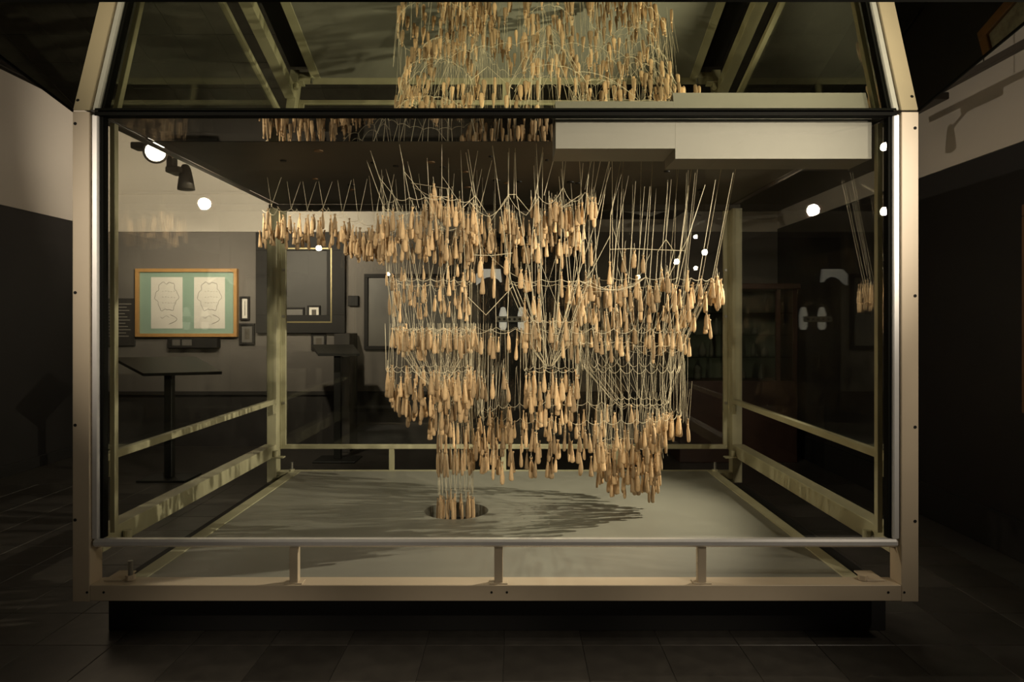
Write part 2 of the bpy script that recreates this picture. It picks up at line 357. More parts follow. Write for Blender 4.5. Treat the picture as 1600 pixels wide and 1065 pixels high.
# ------------------------------------------------------------------ the hanging model: strings
model = empty('hanging_string_model', (0, 4.95, H), 'inverted model of white strings hanging from the dark panel in the showcase', 'string model')
def sag(p, q, d, n=6):
    return [p.lerp(q, k / n) - Vector((0, 0, d * 4 * (k / n) * (1 - k / n))) for k in range(n + 1)]
def ringpts(px, py, Yc, half, ry, n, a0=0, a1=2 * math.pi, jit=0):
    c = P(px, py, Yc); rx = half / FPX * Yc; out = []
    for k in range(n):
        a = a0 + (a1 - a0) * k / n + random.uniform(-jit, jit)
        out.append(Vector((c.x + rx * math.cos(a), c.y + ry * math.sin(a), c.z)))
    return out
def cord(name, pts, r=.0016, n=4): return MB().tube(pts, r, n, cap=False).build(name, M['string'], model)
def up_to_panel(p, lean, ctr):
    d = Vector((p.x - ctr.x, p.y - ctr.y, 0)); q = p + d * lean; q.z = H
    q.x = max(-1.95, min(1.75, q.x)); q.y = max(4.14, min(6.1, q.y)); return q
fine = MB()
def ring_cord(pts, sg=.02, r=.0014):
    m_ = MB(); n_ = len(pts)
    for i in range(n_): m_.tube(sag(pts[i], pts[(i + 1) % n_], sg, 5), r, 4, cap=False)
    m_.build('ring_cord', M['string'], model)
def suspend(pts, lean, ctr, r=.0017, every=1):
    for i, p in enumerate(pts):
        if i % every: continue
        q = up_to_panel(p, lean, ctr)
        y_ = p.lerp(q, .35 + .2 * random.random())
        cord('suspension_string', [p, q], r)
        if random.random() < .45 and i + 1 < len(pts):
            fine.tube([y_, pts[(i + 1) % len(pts)]], .0011, 3, cap=False)
def link(A, B, k=0, r=.0009, bow=0):
    for i, p in enumerate(A):
        q = B[(i * len(B) // len(A) + k) % len(B)]
        fine.tube(sag(p, q, bow, 4) if bow else [p, q], r, 3, cap=False)
R_ = {}
R_['crown'] = ringpts(675, 322, 4.6, 76, .34, 20)
R_['crown2'] = ringpts(675, 365, 4.65, 74, .34, 20)
R_['nave1'] = ringpts(672, 440, 4.75, 66, .33, 22)
R_['nave2'] = ringpts(676, 512, 4.75, 60, .32, 22)
R_['cupL'] = ringpts(682, 604, 4.70, 8, .04, 22)
R_['ringL'] = ringpts(672, 574, 4.47, 68, .30, 24)
R_['big'] = ringpts(840, 512, 4.95, 222, .66, 40)
R_['right'] = ringpts(1000, 440, 4.95, 112, .50, 30)
R_['right2'] = ringpts(985, 535, 4.95, 84, .40, 26)
R_['right3'] = ringpts(985, 570, 4.95, 76, .36, 26)
R_['neck'] = ringpts(1000, 625, 4.90, 44, .20, 22)
R_['low'] = ringpts(905, 640, 4.95, 158, .52, 40)
R_['tail'] = ringpts(982, 690, 4.90, 48, .22, 22)
R_['cup'] = ringpts(858, 440, 4.40, 66, .26, 14)
R_['cup2'] = ringpts(858, 500, 4.40, 40, .16, 14)
R_['cupA'] = ringpts(858, 572, 4.40, 5, .02, 14)
R_['cup3'] = ringpts(860, 575, 4.42, 42, .20, 14)
R_['col1'] = ringpts(712, 640, 4.93, 26, .13, 22)
R_['col2'] = ringpts(712, 695, 4.93, 28, .135, 22)
R_['col3'] = ringpts(712, 774, 4.93, 27, .13, 22)
ctr = P(820, 500, 4.95)
suspend(R_['crown'], .28, P(690, 300, 4.7), .0016, 2)
suspend(R_['right'], .22, P(960, 300, 4.95), .0017, 2)
suspend(R_['big'], .10, ctr, .0013, 3)
suspend(R_['cup'], .45, P(858, 400, 4.5), .0019, 2)
suspend(R_['low'], .04, ctr, .0008, 3)
for k in ('crown', 'crown2', 'nave1', 'nave2', 'ringL', 'big', 'right', 'right2', 'right3', 'low', 'cup2', 'cup3', 'tail', 'neck', 'cup'):
    ring_cord(R_[k], {'big': .03, 'right3': .035, 'low': .03}.get(k, .015))
for a, b_ in (('crown', 'crown2'), ('crown2', 'nave1'), ('nave1', 'nave2'), ('right', 'right2'), ('right2', 'right3'), ('right3', 'neck'), ('col1', 'col2'), ('col2', 'col3'), ('nave2', 'col1'), ('cup3', 'cup2')):
    link(R_[a], R_[b_])
    if b_ != 'neck': link(R_[a], R_[b_], 1)
for k, kz in (('low', 'big'), ('tail', 'low'), ('ringL', 'nave2'), ('cup3', 'cup2'), ('col1', 'nave2')):
    zt_ = R_[kz][0].z
    for p in R_[k]:
        fine.tube([p, (p.x + random.uniform(-.02, .02), p.y, zt_ + .03)], .0010, 3, cap=False)
        if k in ('low', 'tail'):
            for _ in range(2):
                x = p.x + random.uniform(-.05, .05); fine.tube([(x, p.y + random.uniform(-.1, .1), p.z - random.uniform(.02, .1)), (x + random.uniform(-.04, .04), p.y, p.z + random.uniform(.12, .4))], .0008, 3, cap=False)
for i in range(22):
    p, q = R_['nave2'][i], R_['cupL'][i]; cord('cup_cord', [p, p.lerp(q, .5) + Vector(((p.x - q.x) * .22, (p.y - q.y) * .22, 0)), p.lerp(q, .8) + Vector(((p.x - q.x) * .15, (p.y - q.y) * .15, 0)), q], .0012)
for i in range(14):
    p, q, a = R_['cup'][i], R_['cup2'][i], R_['cupA'][i]
    cord('cup_cord', [p, q, q.lerp(a, .55) + Vector(((q.x - a.x) * .28, (q.y - a.y) * .28, 0)), a], .0019)
for a, b_ in (('cup', 'right'), ('crown2', 'cup'), ('big', 'cup'), ('crown2', 'nave2'), ('big', 'nave2')):
    for i in range(8):
        p, q = random.choice(R_[a]), random.choice(R_[b_])
        if (p - q).length < .6: cord('swag_cord', sag(p, q, .07, 8), .0013)
for i in range(150):        # thin plumb strings and tangles
    k = random.choice(('big', 'low', 'nave1', 'nave2', 'right2', 'right3', 'crown2')); p = random.choice(R_[k]); q = random.choice(R_[k])
    if (p - q).length < .30: fine.tube(sag(p, q, random.uniform(.02, .08), 6), .0009, 3, cap=False)
    z = random.uniform(.15, .5); x, y = p.x + random.uniform(-.06, .06), p.y + random.uniform(-.08, .08)
    if k in ('big', 'right2'): fine.tube([(x, y, p.z + .1), (x + random.uniform(-.02, .02), y, max(ZC - 1.1, p.z - z))], .0007, 3, cap=False)
# wing: cords from the panel with swags
wing = [P(x, y, Yw) for x, y, Yw in ((410, 328, 5.12), (424, 322, 5.05), (455, 326, 5.2), (480, 328, 5.2), (505, 324, 5.2), (535, 334, 5.15), (560, 344, 5.1), (585, 348, 5.0), (602, 350, 4.95))]
for a, b_ in zip(wing[:-1], wing[1:]):
    cord('wing_cord', sag(a, b_, .03, 6), .0013); cord('wing_cord', sag(a + Vector((0, .12, .02)), b_ + Vector((0, .15, .02)), .05, 6), .0012)
for p in wing[1:]:
    for dx in (-.05, .05): fine.tube([p, (p.x + dx, p.y + .06, H)], .0012, 3, cap=False)
# front scallop row
scal = [P(x, y, 4.36) for x, y in ((735, 316), (765, 338), (795, 306), (822, 336), (838, 300), (858, 318), (880, 292), (895, 314), (914, 300), (935, 318))]
for a, b_ in zip(scal[:-1], scal[1:]): cord('scallop_cord', sag(a, b_, .02, 6), .0016)
for (x, y, xt) in ((740, 306, 728), (795, 306, 794), (803, 310, 804), (838, 300, 849), (880, 292, 885), (914, 296, 927), (928, 300, 941), (935, 320, 955), (955, 335, 972), (850, 305, 868)):
    cord('suspension_string', [P(x, y, 4.36), P(xt, 503 - 1110 * 1.04 / 4.36, 4.36)], .0022)
def UV(u, v): return 375 + u / 1.7955, 219 + v / 1.7955
for Yq, line in ((4.38, ((850, 22), (830, 150), (818, 300), (822, 500))), (4.36, ((905, 40), (906, 150), (900, 330), (885, 540))), (4.42, ((995, 48), (985, 150), (930, 430), (890, 560))),
        (4.44, ((1040, 76), (1000, 220), (930, 440), (885, 570))), (4.48, ((1070, 95), (1040, 205), (1038, 268), (985, 370), (925, 450), (905, 540))), (4.50, ((1090, 100), (1060, 250), (1040, 430))),
        (4.5, ((1110, 115), (1090, 400))), (4.5, ((1135, 130), (1112, 410))), (4.55, ((1150, 130), (1130, 350), (1150, 420))), (4.5, ((1210, 110), (1195, 278), (1172, 312), (1165, 420))), (4.5, ((1195, 278), (1217, 310), (1190, 420))),
        (4.5, ((1305, 125), (1258, 270), (1180, 430))), (4.5, ((1258, 270), (1230, 400), (1210, 470))), (4.36, ((755, 22), (752, 150), (760, 300), (750, 500))), (4.36, ((772, 22), (775, 150), (800, 300), (840, 540))),
        (4.36, ((640, 26), (660, 155), (676, 330))), (4.36, ((585, 50), (586, 190), (580, 400))), (4.36, ((525, 50), (532, 190))), (4.4, ((470, 60), (502, 190))), (4.36, ((660, 155), (705, 225), (752, 155))), (4.36, ((660, 155), (610, 205))),
        (4.36, ((775, 155), (812, 200), (838, 160))), (4.36, ((752, 152), (775, 152))), (4.45, ((1038, 306), (1100, 304), (1250, 310))), (4.36, ((655, 322), (710, 323), (765, 316))), (4.4, ((770, 400), (800, 470), (850, 560))), (4.4, ((640, 440), (690, 490), (765, 410))),
        (4.36, ((480, 120), (580, 135), (585, 160), (530, 155), (484, 130))), (4.5, ((1038, 268), (1036, 430))), (4.4, ((960, 150), (900, 190), (935, 180)))):
    pts = []
    for i, (u, v) in enumerate(line):
        x, y = UV(u, v); pts.append(P(x, y, Yq if v > 135 else max(4.2, min(Yq + .6, 1153 / (503 - y)))))
    cord('front_string', pts, .0021)
fine.build('fine_string_web', M['string'], model, kind='stuff')

# ------------------------------------------------------------------ the hanging model: cloth weights
def sack_mesh(prof, seed, n=10):
    rs = random.Random(seed); bm = bmesh.new(); rings = []
    ph = rs.uniform(0, 6.28); bend = rs.uniform(-.006, .006)
    for zi, (z, r) in enumerate(prof):
        e = rs.uniform(.80, .95); rings.append([bm.verts.new((r * (1 + .10 * math.cos(3 * 2 * math.pi * k / n + ph + z * 30) + rs.uniform(-.05, .05)) * math.cos(2 * math.pi * k / n) + bend * math.sin(z * 22), r * e * math.sin(2 * math.pi * k / n), z + (rs.uniform(-.004, .004) if zi == 0 else 0))) for k in range(n)])
    for A, B in zip(rings[:-1], rings[1:]):
        for k in range(n): bm.faces.new((A[k], A[(k + 1) % n], B[(k + 1) % n], B[k]))
    bm.faces.new(rings[-1]); bm.faces.new(rings[0][::-1]); bmesh.ops.recalc_face_normals(bm, faces=bm.faces[:])
    me = bpy.data.meshes.new('weight_sack'); bm.to_mesh(me); bm.free(); me.materials.append(M['sack']); me.shade_smooth(); return me
PR = {
 'bell': [(.012, .0085), (.004, .006), (-.006, .0034), (-.016, .0058), (-.040, .0098), (-.070, .0138), (-.098, .0165), (-.112, .0168), (-.117, .010)],
 'tube': [(.014, .0095), (.005, .006), (-.005, .0036), (-.014, .009), (-.034, .0130), (-.070, .0140), (-.100, .0138), (-.112, .0118), (-.116, .006)],
 'drop': [(.010, .007), (.003, .005), (-.006, .0030), (-.018, .0050), (-.050, .0090), (-.082, .0138), (-.106, .0140), (-.120, .0105), (-.126, .004)],
 'fat':  [(.012, .0100), (.004, .007), (-.005, .0042), (-.014, .0110), (-.036, .0155), (-.066, .0165), (-.092, .0160), (-.102, .0130), (-.106, .006)],
 'thin': [(.010, .006), (.003, .004), (-.005, .0026), (-.014, .0055), (-.044, .0088), (-.085, .0100), (-.120, .0096), (-.132, .0070), (-.136, .003)],
}
SK = ('bell', 'tube', 'drop', 'fat', 'bell', 'thin', 'drop', 'bell')
SM = [sack_mesh(PR[k], 40 + i) for i, k in enumerate(SK)]
SHAPE = {'bell': 'bell-shaped', 'tube': 'straight', 'drop': 'drop-shaped', 'fat': 'plump', 'thin': 'slim'}
tb = MB(); tb.tube([(.0055 * math.cos(a), .0052 * math.sin(a), -.005 + .001 * math.sin(2 * a)) for a in [2 * math.pi * k / 8 for k in range(8)]], .0014, 4, closed=True)
tb.tube([(.004, 0, -.005), (.006, .001, .012), (.001, 0, .03), (0, 0, .06)], .0010, 3); tb.tube([(-.004, 0, -.005), (-.006, .001, .012), (-.001, 0, .03)], .0010, 3)
bmesh.ops.recalc_face_normals(tb.bm, faces=tb.bm.faces[:])
tie_me = bpy.data.meshes.new('tie_string'); tb.bm.to_mesh(tie_me); tb.bm.free(); tie_me.materials.append(M['string'])
LAB = {
 'wing': ('small cloth sack in the long side wing row of the model', 'sacks of the side wing'),
 'crown': ('beige cloth sack in the crown ring at the wing end, below the panel', 'sacks of the crown ring'),
 'scallop': ('beige cloth sack bunched on the scalloped cord below the panel', 'sacks on the scalloped cord'),
 'shade': ('dark shaded cloth sack behind the scalloped cord', 'shaded sacks behind the scalloped cord'),
 'nave': ('small cloth sack in the tangled strings below the crown ring', 'sacks in the nave strings'),
 'middle': ('cloth sack in the wide ring at half height of the model', 'sacks of the wide middle ring'),
 'freelamp': ('cloth sack hung singly before the arched lamp', 'single sacks before the arched lamp'),
 'freecup': ('cloth sack hung singly on strings above the small string cup', 'single sacks above the string cup'),
 'freeside': ('cloth sack hung singly on long strings at the cabinet side', 'single sacks at the cabinet side'),
 'side': ('bright cloth sack in the upper ring at the cabinet side', 'sacks of the upper side ring'),
 'cluster': ('beige cloth sack in the dense cluster above the string column', 'sacks of the dense lower cluster'),
 'cup': ('pale cloth sack around the small string cup', 'sacks of the small string cup'),
 'low': ('cloth sack in the long lowest row of the model', 'sacks of the long lowest row'),
 'tail': ('brown cloth sack in the deep bunch below the lowest row', 'sacks of the deep bunch'),
 'column': ('brown cloth sack in the string column over the plate opening', 'sacks of the string column'),
}
SACKS = []   # (priority, point, scale, tier)
def add(p, tier, s=1.0, pri=0): SACKS.append((p.y + pri, Vector(p), s * random.uniform(.9, 1.12), tier))
def ring(tier, px, py, Yc, half, ry, n, jit=8, s=1.0, a0=0, a1=2 * math.pi, pri=0):
    c = P(px, py, Yc); rx = half / FPX * Yc; nodes = max(5, n // 5); ph = random.random()
    for k in range(n):
        a = a0 + (a1 - a0) * (k + random.uniform(-.5, .5)) / n; u = random.uniform(.86, 1.05)
        tn = ((a / (2 * math.pi) * nodes + ph) % 1.0); dip = .6 - 4 * tn * (1 - tn)     # rows follow the sagging cord between its nodes
        p = Vector((c.x + rx * math.cos(a) * u, c.y + ry * math.sin(a) * u, c.z + (random.uniform(-jit, jit) + 6 * dip) / FPX * Yc))
        add(p, tier, s, pri + (0 if math.sin(a) < .25 else 1.0))
ring('crown', 672, 345, 4.6, 78, .34, 54, 9); ring('crown', 668, 378, 4.62, 72, .34, 40, 7); ring('crown', 690, 312, 4.5, 30, .15, 10, 8)
for x, y, n_ in ((742, 325, 4), (765, 362, 2), (792, 328, 5), (800, 335, 4), (812, 345, 2), (836, 312, 5), (850, 335, 3), (864, 316, 4), (873, 320, 4), (883, 325, 3), (895, 330, 2), (903, 322, 2), (910, 312, 2), (922, 306, 2), (926, 310, 2), (934, 326, 1)):
    for k in range(n_): add(P(x + random.uniform(-6, 6), y + random.uniform(-4, 10), 4.36 + random.uniform(0, .12)), 'scallop')
ring('shade', 815, 352, 5.55, 96, .16, 60, 12, 1, pri=1); ring('shade', 815, 376, 5.6, 84, .14, 44, 12, 1, pri=1)
for i in range(112):
    t = (i + random.random()) / 112 * (len(wing) - 1.001); k = int(t); p = wing[k].lerp(wing[k + 1], t - k)
    row = i % 3; p = p + Vector((random.uniform(-.02, .02), random.uniform(-.08, .12), -.045 - .055 * row + random.uniform(-.035, .02)))
    add(p, 'wing', .86 + .1 * (t / 8), -.55 if row else -.2)
for i in range(26):
    t = i / 26; p = P(540 + 60 * t, 372 + 12 * t, 5.15 - .2 * t) + Vector((0, random.uniform(-.1, .1), random.uniform(-.03, .03))); add(p, 'wing', .9, 0)
ring('nave', 672, 430, 4.75, 66, .33, 24, 16, .7); ring('nave', 674, 462, 4.75, 62, .33, 34, 18, .85); ring('middle', 680, 518, 4.75, 62, .33, 46, 8, .92)
ring('middle', 842, 522, 4.95, 222, .66, 104, 10, .95)
ring('side', 1000, 448, 4.95, 116, .50, 62, 10, 1.05); ring('side', 990, 482, 4.95, 90, .42, 34, 9, .95)
for k in range(9): add(P(1124 + random.uniform(-16, 6), 440 + random.uniform(-6, 8), 4.75 + random.uniform(-.1, .1)), 'side', 1.0, -.3)
for k in range(9): add(P(1092 + random.uniform(-18, 18), 494 + random.uniform(-8, 10), 4.8 + random.uniform(-.1, .1)), 'side', .9, -.3)
ring('cluster', 672, 582, 4.47, 70, .30, 34, 8); ring('cluster', 674, 604, 4.47, 64, .28, 32, 7); ring('cluster', 682, 626, 4.5, 46, .22, 20, 7); ring('cluster', 686, 652, 4.6, 17, .09, 9, 6)
ring('cluster', 720, 590, 4.4, 40, .12, 12, 7)
ring('cup', 860, 502, 4.40, 40, .17, 12, 5, 1.1); ring('cup', 860, 585, 4.42, 41, .20, 12, 6, 1.1); ring('cup', 860, 608, 4.45, 40, .20, 14, 7); ring('cup', 862, 628, 4.5, 36, .18, 8, 6)
ring('low', 905, 655, 4.95, 160, .52, 84, 9); ring('low', 880, 680, 4.95, 146, .50, 64, 8); ring('low', 862, 700, 4.95, 116, .42, 34, 8)
for k in range(14): add(P(1038 + random.uniform(-28, 26), 650 + random.uniform(-5, 8), 4.75 + random.uniform(-.1, .2)), 'low', 1.0, -.3)
ring('tail', 982, 703, 4.90, 49, .22, 34, 8); ring('tail', 982, 726, 4.90, 47, .21, 32, 8); ring('tail', 990, 742, 4.9, 38, .17, 24, 6)
ring('column', 712, 702, 4.93, 28, .135, 26, 4, 1.1); ring('column', 712, 777, 4.93, 27, .13, 26, 3, 1.1); ring('column', 708, 668, 4.9, 24, .12, 12, 8)
for x, y in ((785, 724), (771, 712), (830, 718), (856, 716), (906, 712), (944, 706)): add(P(x, y, 4.6), 'low', 1.1, -.3)
for x, y in ((751, 405), (770, 405), (754, 426), (772, 428), (791, 404), (793, 428), (807, 384), (807, 402), (824, 384), (841, 384), (814, 424), (822, 426), (828, 428), (842, 422), (877, 382), (911, 380), (924, 382), (877, 427), (904, 432), (915, 428), (922, 438), (953, 412), (976, 393), (991, 394), (1005, 402), (953, 452), (968, 450), (985, 454), (1000, 454), (1034, 424), (1042, 428), (1075, 425), (682, 312), (690, 318), (678, 290), (700, 308), (764, 362), (768, 364), (748, 586), (770, 588), (787, 578), (792, 596), (911, 462), (905, 475), (932, 492), (948, 490), (965, 490), (980, 492), (820, 468), (842, 470), (834, 466), (873, 476)):
    add(P(x, y, 4.38 if x < 945 else 4.5), 'freelamp' if x < 800 else 'freecup' if x < 945 else 'freeside', 1.02, -.2)
SACKS.sort(key=lambda t: t[0])
rest = bmesh.new()
for i, (pri, p, s, tier) in enumerate(SACKS):
    vi = random.randrange(len(SM)) if tier != 'column' else 5; me = SM[vi]
    rot = Matrix.Rotation(random.uniform(0, 6.28), 4, 'Z') @ Matrix.Rotation(random.gauss(0, .045), 4, 'X')
    if i < 300:
        o = bpy.data.objects.new('weight_sack', me); C.objects.link(o); o.location = p; o.rotation_euler = rot.to_euler(); o.scale = (s, s, s)
        tag(o, SHAPE[SK[vi]] + ' ' + LAB[tier][0], 'sack', LAB[tier][1])
        t = bpy.data.objects.new('tie_string', tie_me); C.objects.link(t); t.parent = o
    else:
        mtx = Matrix.Translation(p) @ rot @ Matrix.Scale(s, 4)
        n0 = len(rest.verts); rest.from_mesh(me); rest.verts.ensure_lookup_table(); bmesh.ops.transform(rest, matrix=mtx, verts=rest.verts[n0:])
me = bpy.data.meshes.new('weight_sack_mass'); rest.to_mesh(me); rest.free(); me.materials.append(M['sack']); me.shade_smooth()
o = bpy.data.objects.new('weight_sack_mass', me); C.objects.link(o)
tag(o, 'mass of small cloth weight sacks hanging deep inside the string model', 'sacks', kind='stuff')

# ------------------------------------------------------------------ track lights
def lamp_head(name, c, d, label, lens_r=.045, lit=True, group=None, body='grey', L=.17):
    c = Vector(c); d = Vector(d).normalized(); r = empty(name, c, label, 'lamp', group)
    MB().lathe(c - d * L, d, [(0, lens_r * .45), (L * .15, lens_r * .75), (L * .6, lens_r * 1.05), (L * .97, lens_r * 1.25), (L * .985, lens_r * 1.02)], 18).build('housing', M[body], r, True)
    if lit: MB().lathe(c - d * .004, d, [(0, lens_r * .98), (.006, lens_r * .9), (.014, lens_r * .5), (.017, .001)], 18).build('lens', M['lens'], r, True)
    return r
# left track
xt = -2.50; zt = ZC + 1.235
tl = empty('light_track', (xt, 5.2, zt), 'dark ceiling light track hung along the wing side of the showcase', 'track')
bx('track_rail', M['rail'], tl, xt - .02, xt + .02, 3.2, 6.65, zt, zt + .035, .004)
for y in (3.5, 4.45, 5.75): MB().tube([(xt, y, zt + .03), (xt, y, ZTOP)], .003, 5).build('hanging_cable', M['rail'], tl)
l1 = lamp_head('track_lamp', P(243, 237, 4.80), (.50, -.83, -.20), 'lit track lamp with glaring lens on the wing side light track', .064, L=.22)
bx('adapter', M['grey'], l1, xt - .14, xt + .06, 4.86, 4.96, zt - .045, zt - .001, .006)
MB().tube([(xt - .02, 4.90, zt - .04), P(228, 237, 4.86)], .014, 8).build('arm', M['grey'], l1)
l2 = lamp_head('track_lamp', P(291, 297, 5.30), (.05, -.03, -1), 'unlit grey track lamp pointing down from the wing side light track', .050, False, L=.19)
bx('adapter', M['grey'], l2, PX(266, 5.3), xt + .03, 5.22, 5.38, PZ(272, 5.3), PZ(263, 5.3), .006)
bx('neck', M['grey'], l2, xt - .09, xt - .04, 5.26, 5.34, PZ(264, 5.3), zt + .01, .006)
# right track
xt, zt = 3.04, ZC + 1.64
tr_ = empty('light_track', (xt, 4.5, zt), 'dark ceiling light track hung before the black and white wall', 'track')
bx('track_rail', M['rail'], tr_, xt - .022, xt + .022, 2.2, 5.9, zt, zt + .045, .004)
for px in (1487, 1537): y = FPX * xt / (px - CX); MB().tube([(xt, y, zt + .04), (xt, y, ZTOP)], .004, 5).build('hanging_cable', M['rail'], tr_)
l3 = lamp_head('track_lamp', (xt - .02, 5.62, ZC + 1.36), (-.35, -.1, -1), 'unlit track lamp hanging before the white wall band', .055, False, L=.2)
bx('adapter', M['rail'], l3, xt - .07, xt + .05, 5.06, 5.5, zt - .05, zt, .006)
MB().tube([(xt, 5.42, zt - .03), (xt, 5.60, ZC + 1.52)], .014, 8).build('arm', M['rail'], l3)
# ------------------------------------------------------------------ pictures and furniture behind the case
def pic(name, label, cat, a, b, Y, fw, fm, inner, depth=.04, mount=None, mw=0, group=None):
    (x0, z1), (x1, z0) = (PX(a[0], Y), PZ(a[1], Y)), (PX(b[0], Y), PZ(b[1], Y))
    r = empty(name, ((x0 + x1) / 2, Y, z0), label, cat, group)
    bx('frame_top', fm, r, x0, x1, Y - depth, Y, z1 - fw, z1, .003); bx('frame_bottom', fm, r, x0, x1, Y - depth, Y, z0, z0 + fw, .003)
    bx('frame_side', fm, r, x0, x0 + fw, Y - depth, Y, z0 + fw, z1 - fw, .003); bx('frame_side', fm, r, x1 - fw, x1, Y - depth, Y, z0 + fw, z1 - fw, .003)
    if mount:
        bx('mount', mount, r, x0 + fw, x1 - fw, Y - depth * .4, Y, z0 + fw, z1 - fw)
        bx('picture', inner, r, x0 + fw + mw, x1 - fw - mw, Y - depth * .45, Y - depth * .4, z0 + fw + mw, z1 - fw - mw)
    elif inner: bx('picture', inner, r, x0 + fw, x1 - fw, Y - depth * .4, Y, z0 + fw, z1 - fw)
    return r
YW = YB - .001
oak = pic('framed_drawing', 'oak framed pair of plan drawings on green mount on the grey wall', 'picture', (215, 420), (373, 526), YW, .045, M['oak'], None, .07)
bx('mount', M['mint'], oak, PX(215, YW) + .045, PX(373, YW) - .045, YW - .03, YW, PZ(526, YW) + .045, PZ(420, YW) - .045)
for (sx0, sx1) in ((238, 287), (305, 353)):
    sh = bx('drawing_sheet', M['paper'], oak, PX(sx0, YW), PX(sx1, YW), YW - .034, YW - .03, PZ(513, YW), PZ(433, YW))
    m_ = MB(); yq = YW - .0345; cxp = (sx0 + sx1) / 2
    ol = []
    for k in range(60):
        a = 2 * math.pi * k / 60; rr = 1 + .10 * math.cos(6 * a) + .05 * math.cos(13 * a + 1)
        ol.append(Vector((PX(cxp + 17 * rr * math.cos(a), YW), yq, PZ(463 - 22 * rr * math.sin(a), YW))))
    m_.tube(ol, .0035, 4, closed=True)
    for q in range(3):
        for k in range(5): m_.tube([P(cxp - 9 + 4.5 * k + j * .9, 455 + 9 * q + random.uniform(-1, 1), yq) for j in range(3)], .003, 4)
    m_.tube([P(cxp + 2 + 12 * math.sin(k / 3), 506 - 1.6 * k, yq) for k in range(10)], .004, 4)
    m_.tube([P(cxp - 12 + 2 * k, 495 + 2 * math.sin(k), yq) for k in range(8)], .0025, 4)
    m_.build('plan_drawing', M['ink'], sh)
tbd = bx('text_board', M['board'], None, PX(169, YW), PX(212, YW), YW - .03, YW, PZ(540, YW), PZ(466, YW), .003, label='dark text board with rows of pale lettering beside the oak frame', category='board')
for k in range(11): bx('text_line', M['textline'], tbd, PX(172, YW), PX(207 - (k * 7) % 11, YW), YW - .032, YW - .03, PZ(475.6 + 5 * k, YW), PZ(474 + 5 * k, YW))
ld = bx('document_case', M['blackframe'], None, PX(268, YW), PX(345, YW), YW - .12, YW, PZ(543, YW), PZ(528, YW), .005, label='narrow black document case under the oak frame', category='case')
for a_, b_ in ((276, 288), (291, 306)): bx('paper', M['greypic'], ld, PX(a_, YW), PX(b_, YW), YW - .122, YW - .12, PZ(539, YW), PZ(530, YW))
G = 'small framed prints on the far wall'
pic('framed_print', 'small framed print hung next to the oak frame, upper of the pair', 'picture', (376, 463), (391, 500), YW, .025, M['blackframe'], M['photo'], .04, M['paper'], .035)
pic('framed_print', 'small framed portrait hung next to the oak frame, lower of the pair', 'picture', (375, 505), (399, 538), YW, .03, M['blackframe'], M['photo'], .04, M['greypic'], .04)
big = pic('black_framed_picture', 'tall black framed dark panel with brass edge on the far wall', 'picture', (403, 364), (541, 520), YW, .24, M['blackframe'], M['darkpane'], .08)
for a_, b_, c_, d_ in ((426, 388, 521, 390), (426, 502, 521, 504), (426, 390, 428, 502), (519, 390, 521, 502)):
    bx('brass_edge', M['brass'], big, PX(a_, YW), PX(c_, YW), YW - .085, YW - .03, PZ(d_, YW), PZ(b_, YW))
Yp = YW - .035  # next three: prints reflected in the dark pane, built as solid frames
pic('framed_print', 'wide small framed sheet reflected in the black framed panel', 'picture', (446, 480), (476, 506), Yp, .02, M['blackframe'], M['greypic'], .03)
pic('framed_print', 'small framed print with pale mount reflected in the black framed panel', 'picture', (481, 477), (501, 506), Yp, .02, M['blackframe'], M['photo'], .03, M['paper'], .035)
pic('framed_print', 'reflected small framed portrait below the brass edge of the black framed panel', 'picture', (487, 521), (510, 547), YW, .025, M['blackframe'], M['photo'], .03, M['greypic'], .035)
bx('wall_box', M['black'], None, PX(545, YW), PX(561, YW), YW - .06, YW, PZ(478, YW), PZ(462, YW), .005, label='small black square box on the far wall between two frames', category='box')
pic('framed_sheet', 'large dark framed grey sheet on the far wall behind the nave strings', 'picture', (570, 428), (735, 546), YW, .05, M['blackframe'], M['greypic'], .05)
bx('wall_column', M['darkgrey'], None, PX(528, YW - .3), PX(552, YW - .3), YW - .5, YW - .06, 0, PZ(520, YW), .005, label='dark square pedestal standing before the far wall', category='pedestal')
bx('door_1', M['black'], None, PX(752, YW), PX(905, YW), YW - .075, YW - .065, 0, PZ(372, YW), .004, kind='structure')
# lit opal objects behind the model
m_ = MB(); arc = [P(744, 445, 9.36), P(744, 428, 9.36), P(752, 420, 9.36), P(782, 420, 9.36), P(784, 440, 9.36)] + [P(766 + 17 * math.cos(a), 446 - 14 * math.sin(a), 9.36) for a in [k * math.pi / 8 for k in range(1, 8)]]
m_.prism(arc, (0, .064, 0)).build('arched_lamp', M['lit'], None, label='pale arched glowing lamp shade behind the hanging strings', category='lamp')
pl = empty('opal_lamp', P(800, 517, 9.33), 'bright opal twin lamp with a pierced white bar behind the strings', 'lamp')
for a_ in (786, 815): MB().lathe(P(a_, 515, 9.33), (0, 0, 1), [(0, .03), (.04, .05), (.2, .052), (.29, .03), (.3, .005)], 14).build('lamp_shade', M['lit'], pl, True)
bar = bx('pierced_bar', M['whitebox'], pl, PX(775, 9.3), PX(818, 9.3), 9.24, 9.27, PZ(503, 9.3), PZ(494, 9.3), .003)
for k in range(5): MB().cyl(P(780 + 8 * k, 498.5, 9.239), .018, .006, 'y', 12).build('pierced_hole', M['black'], bar)
bx('wall_arm', M['whitebox'], pl, PX(798, 9.3), PX(802, 9.3), 9.27, 9.424, PZ(500, 9.3), PZ(497, 9.3))
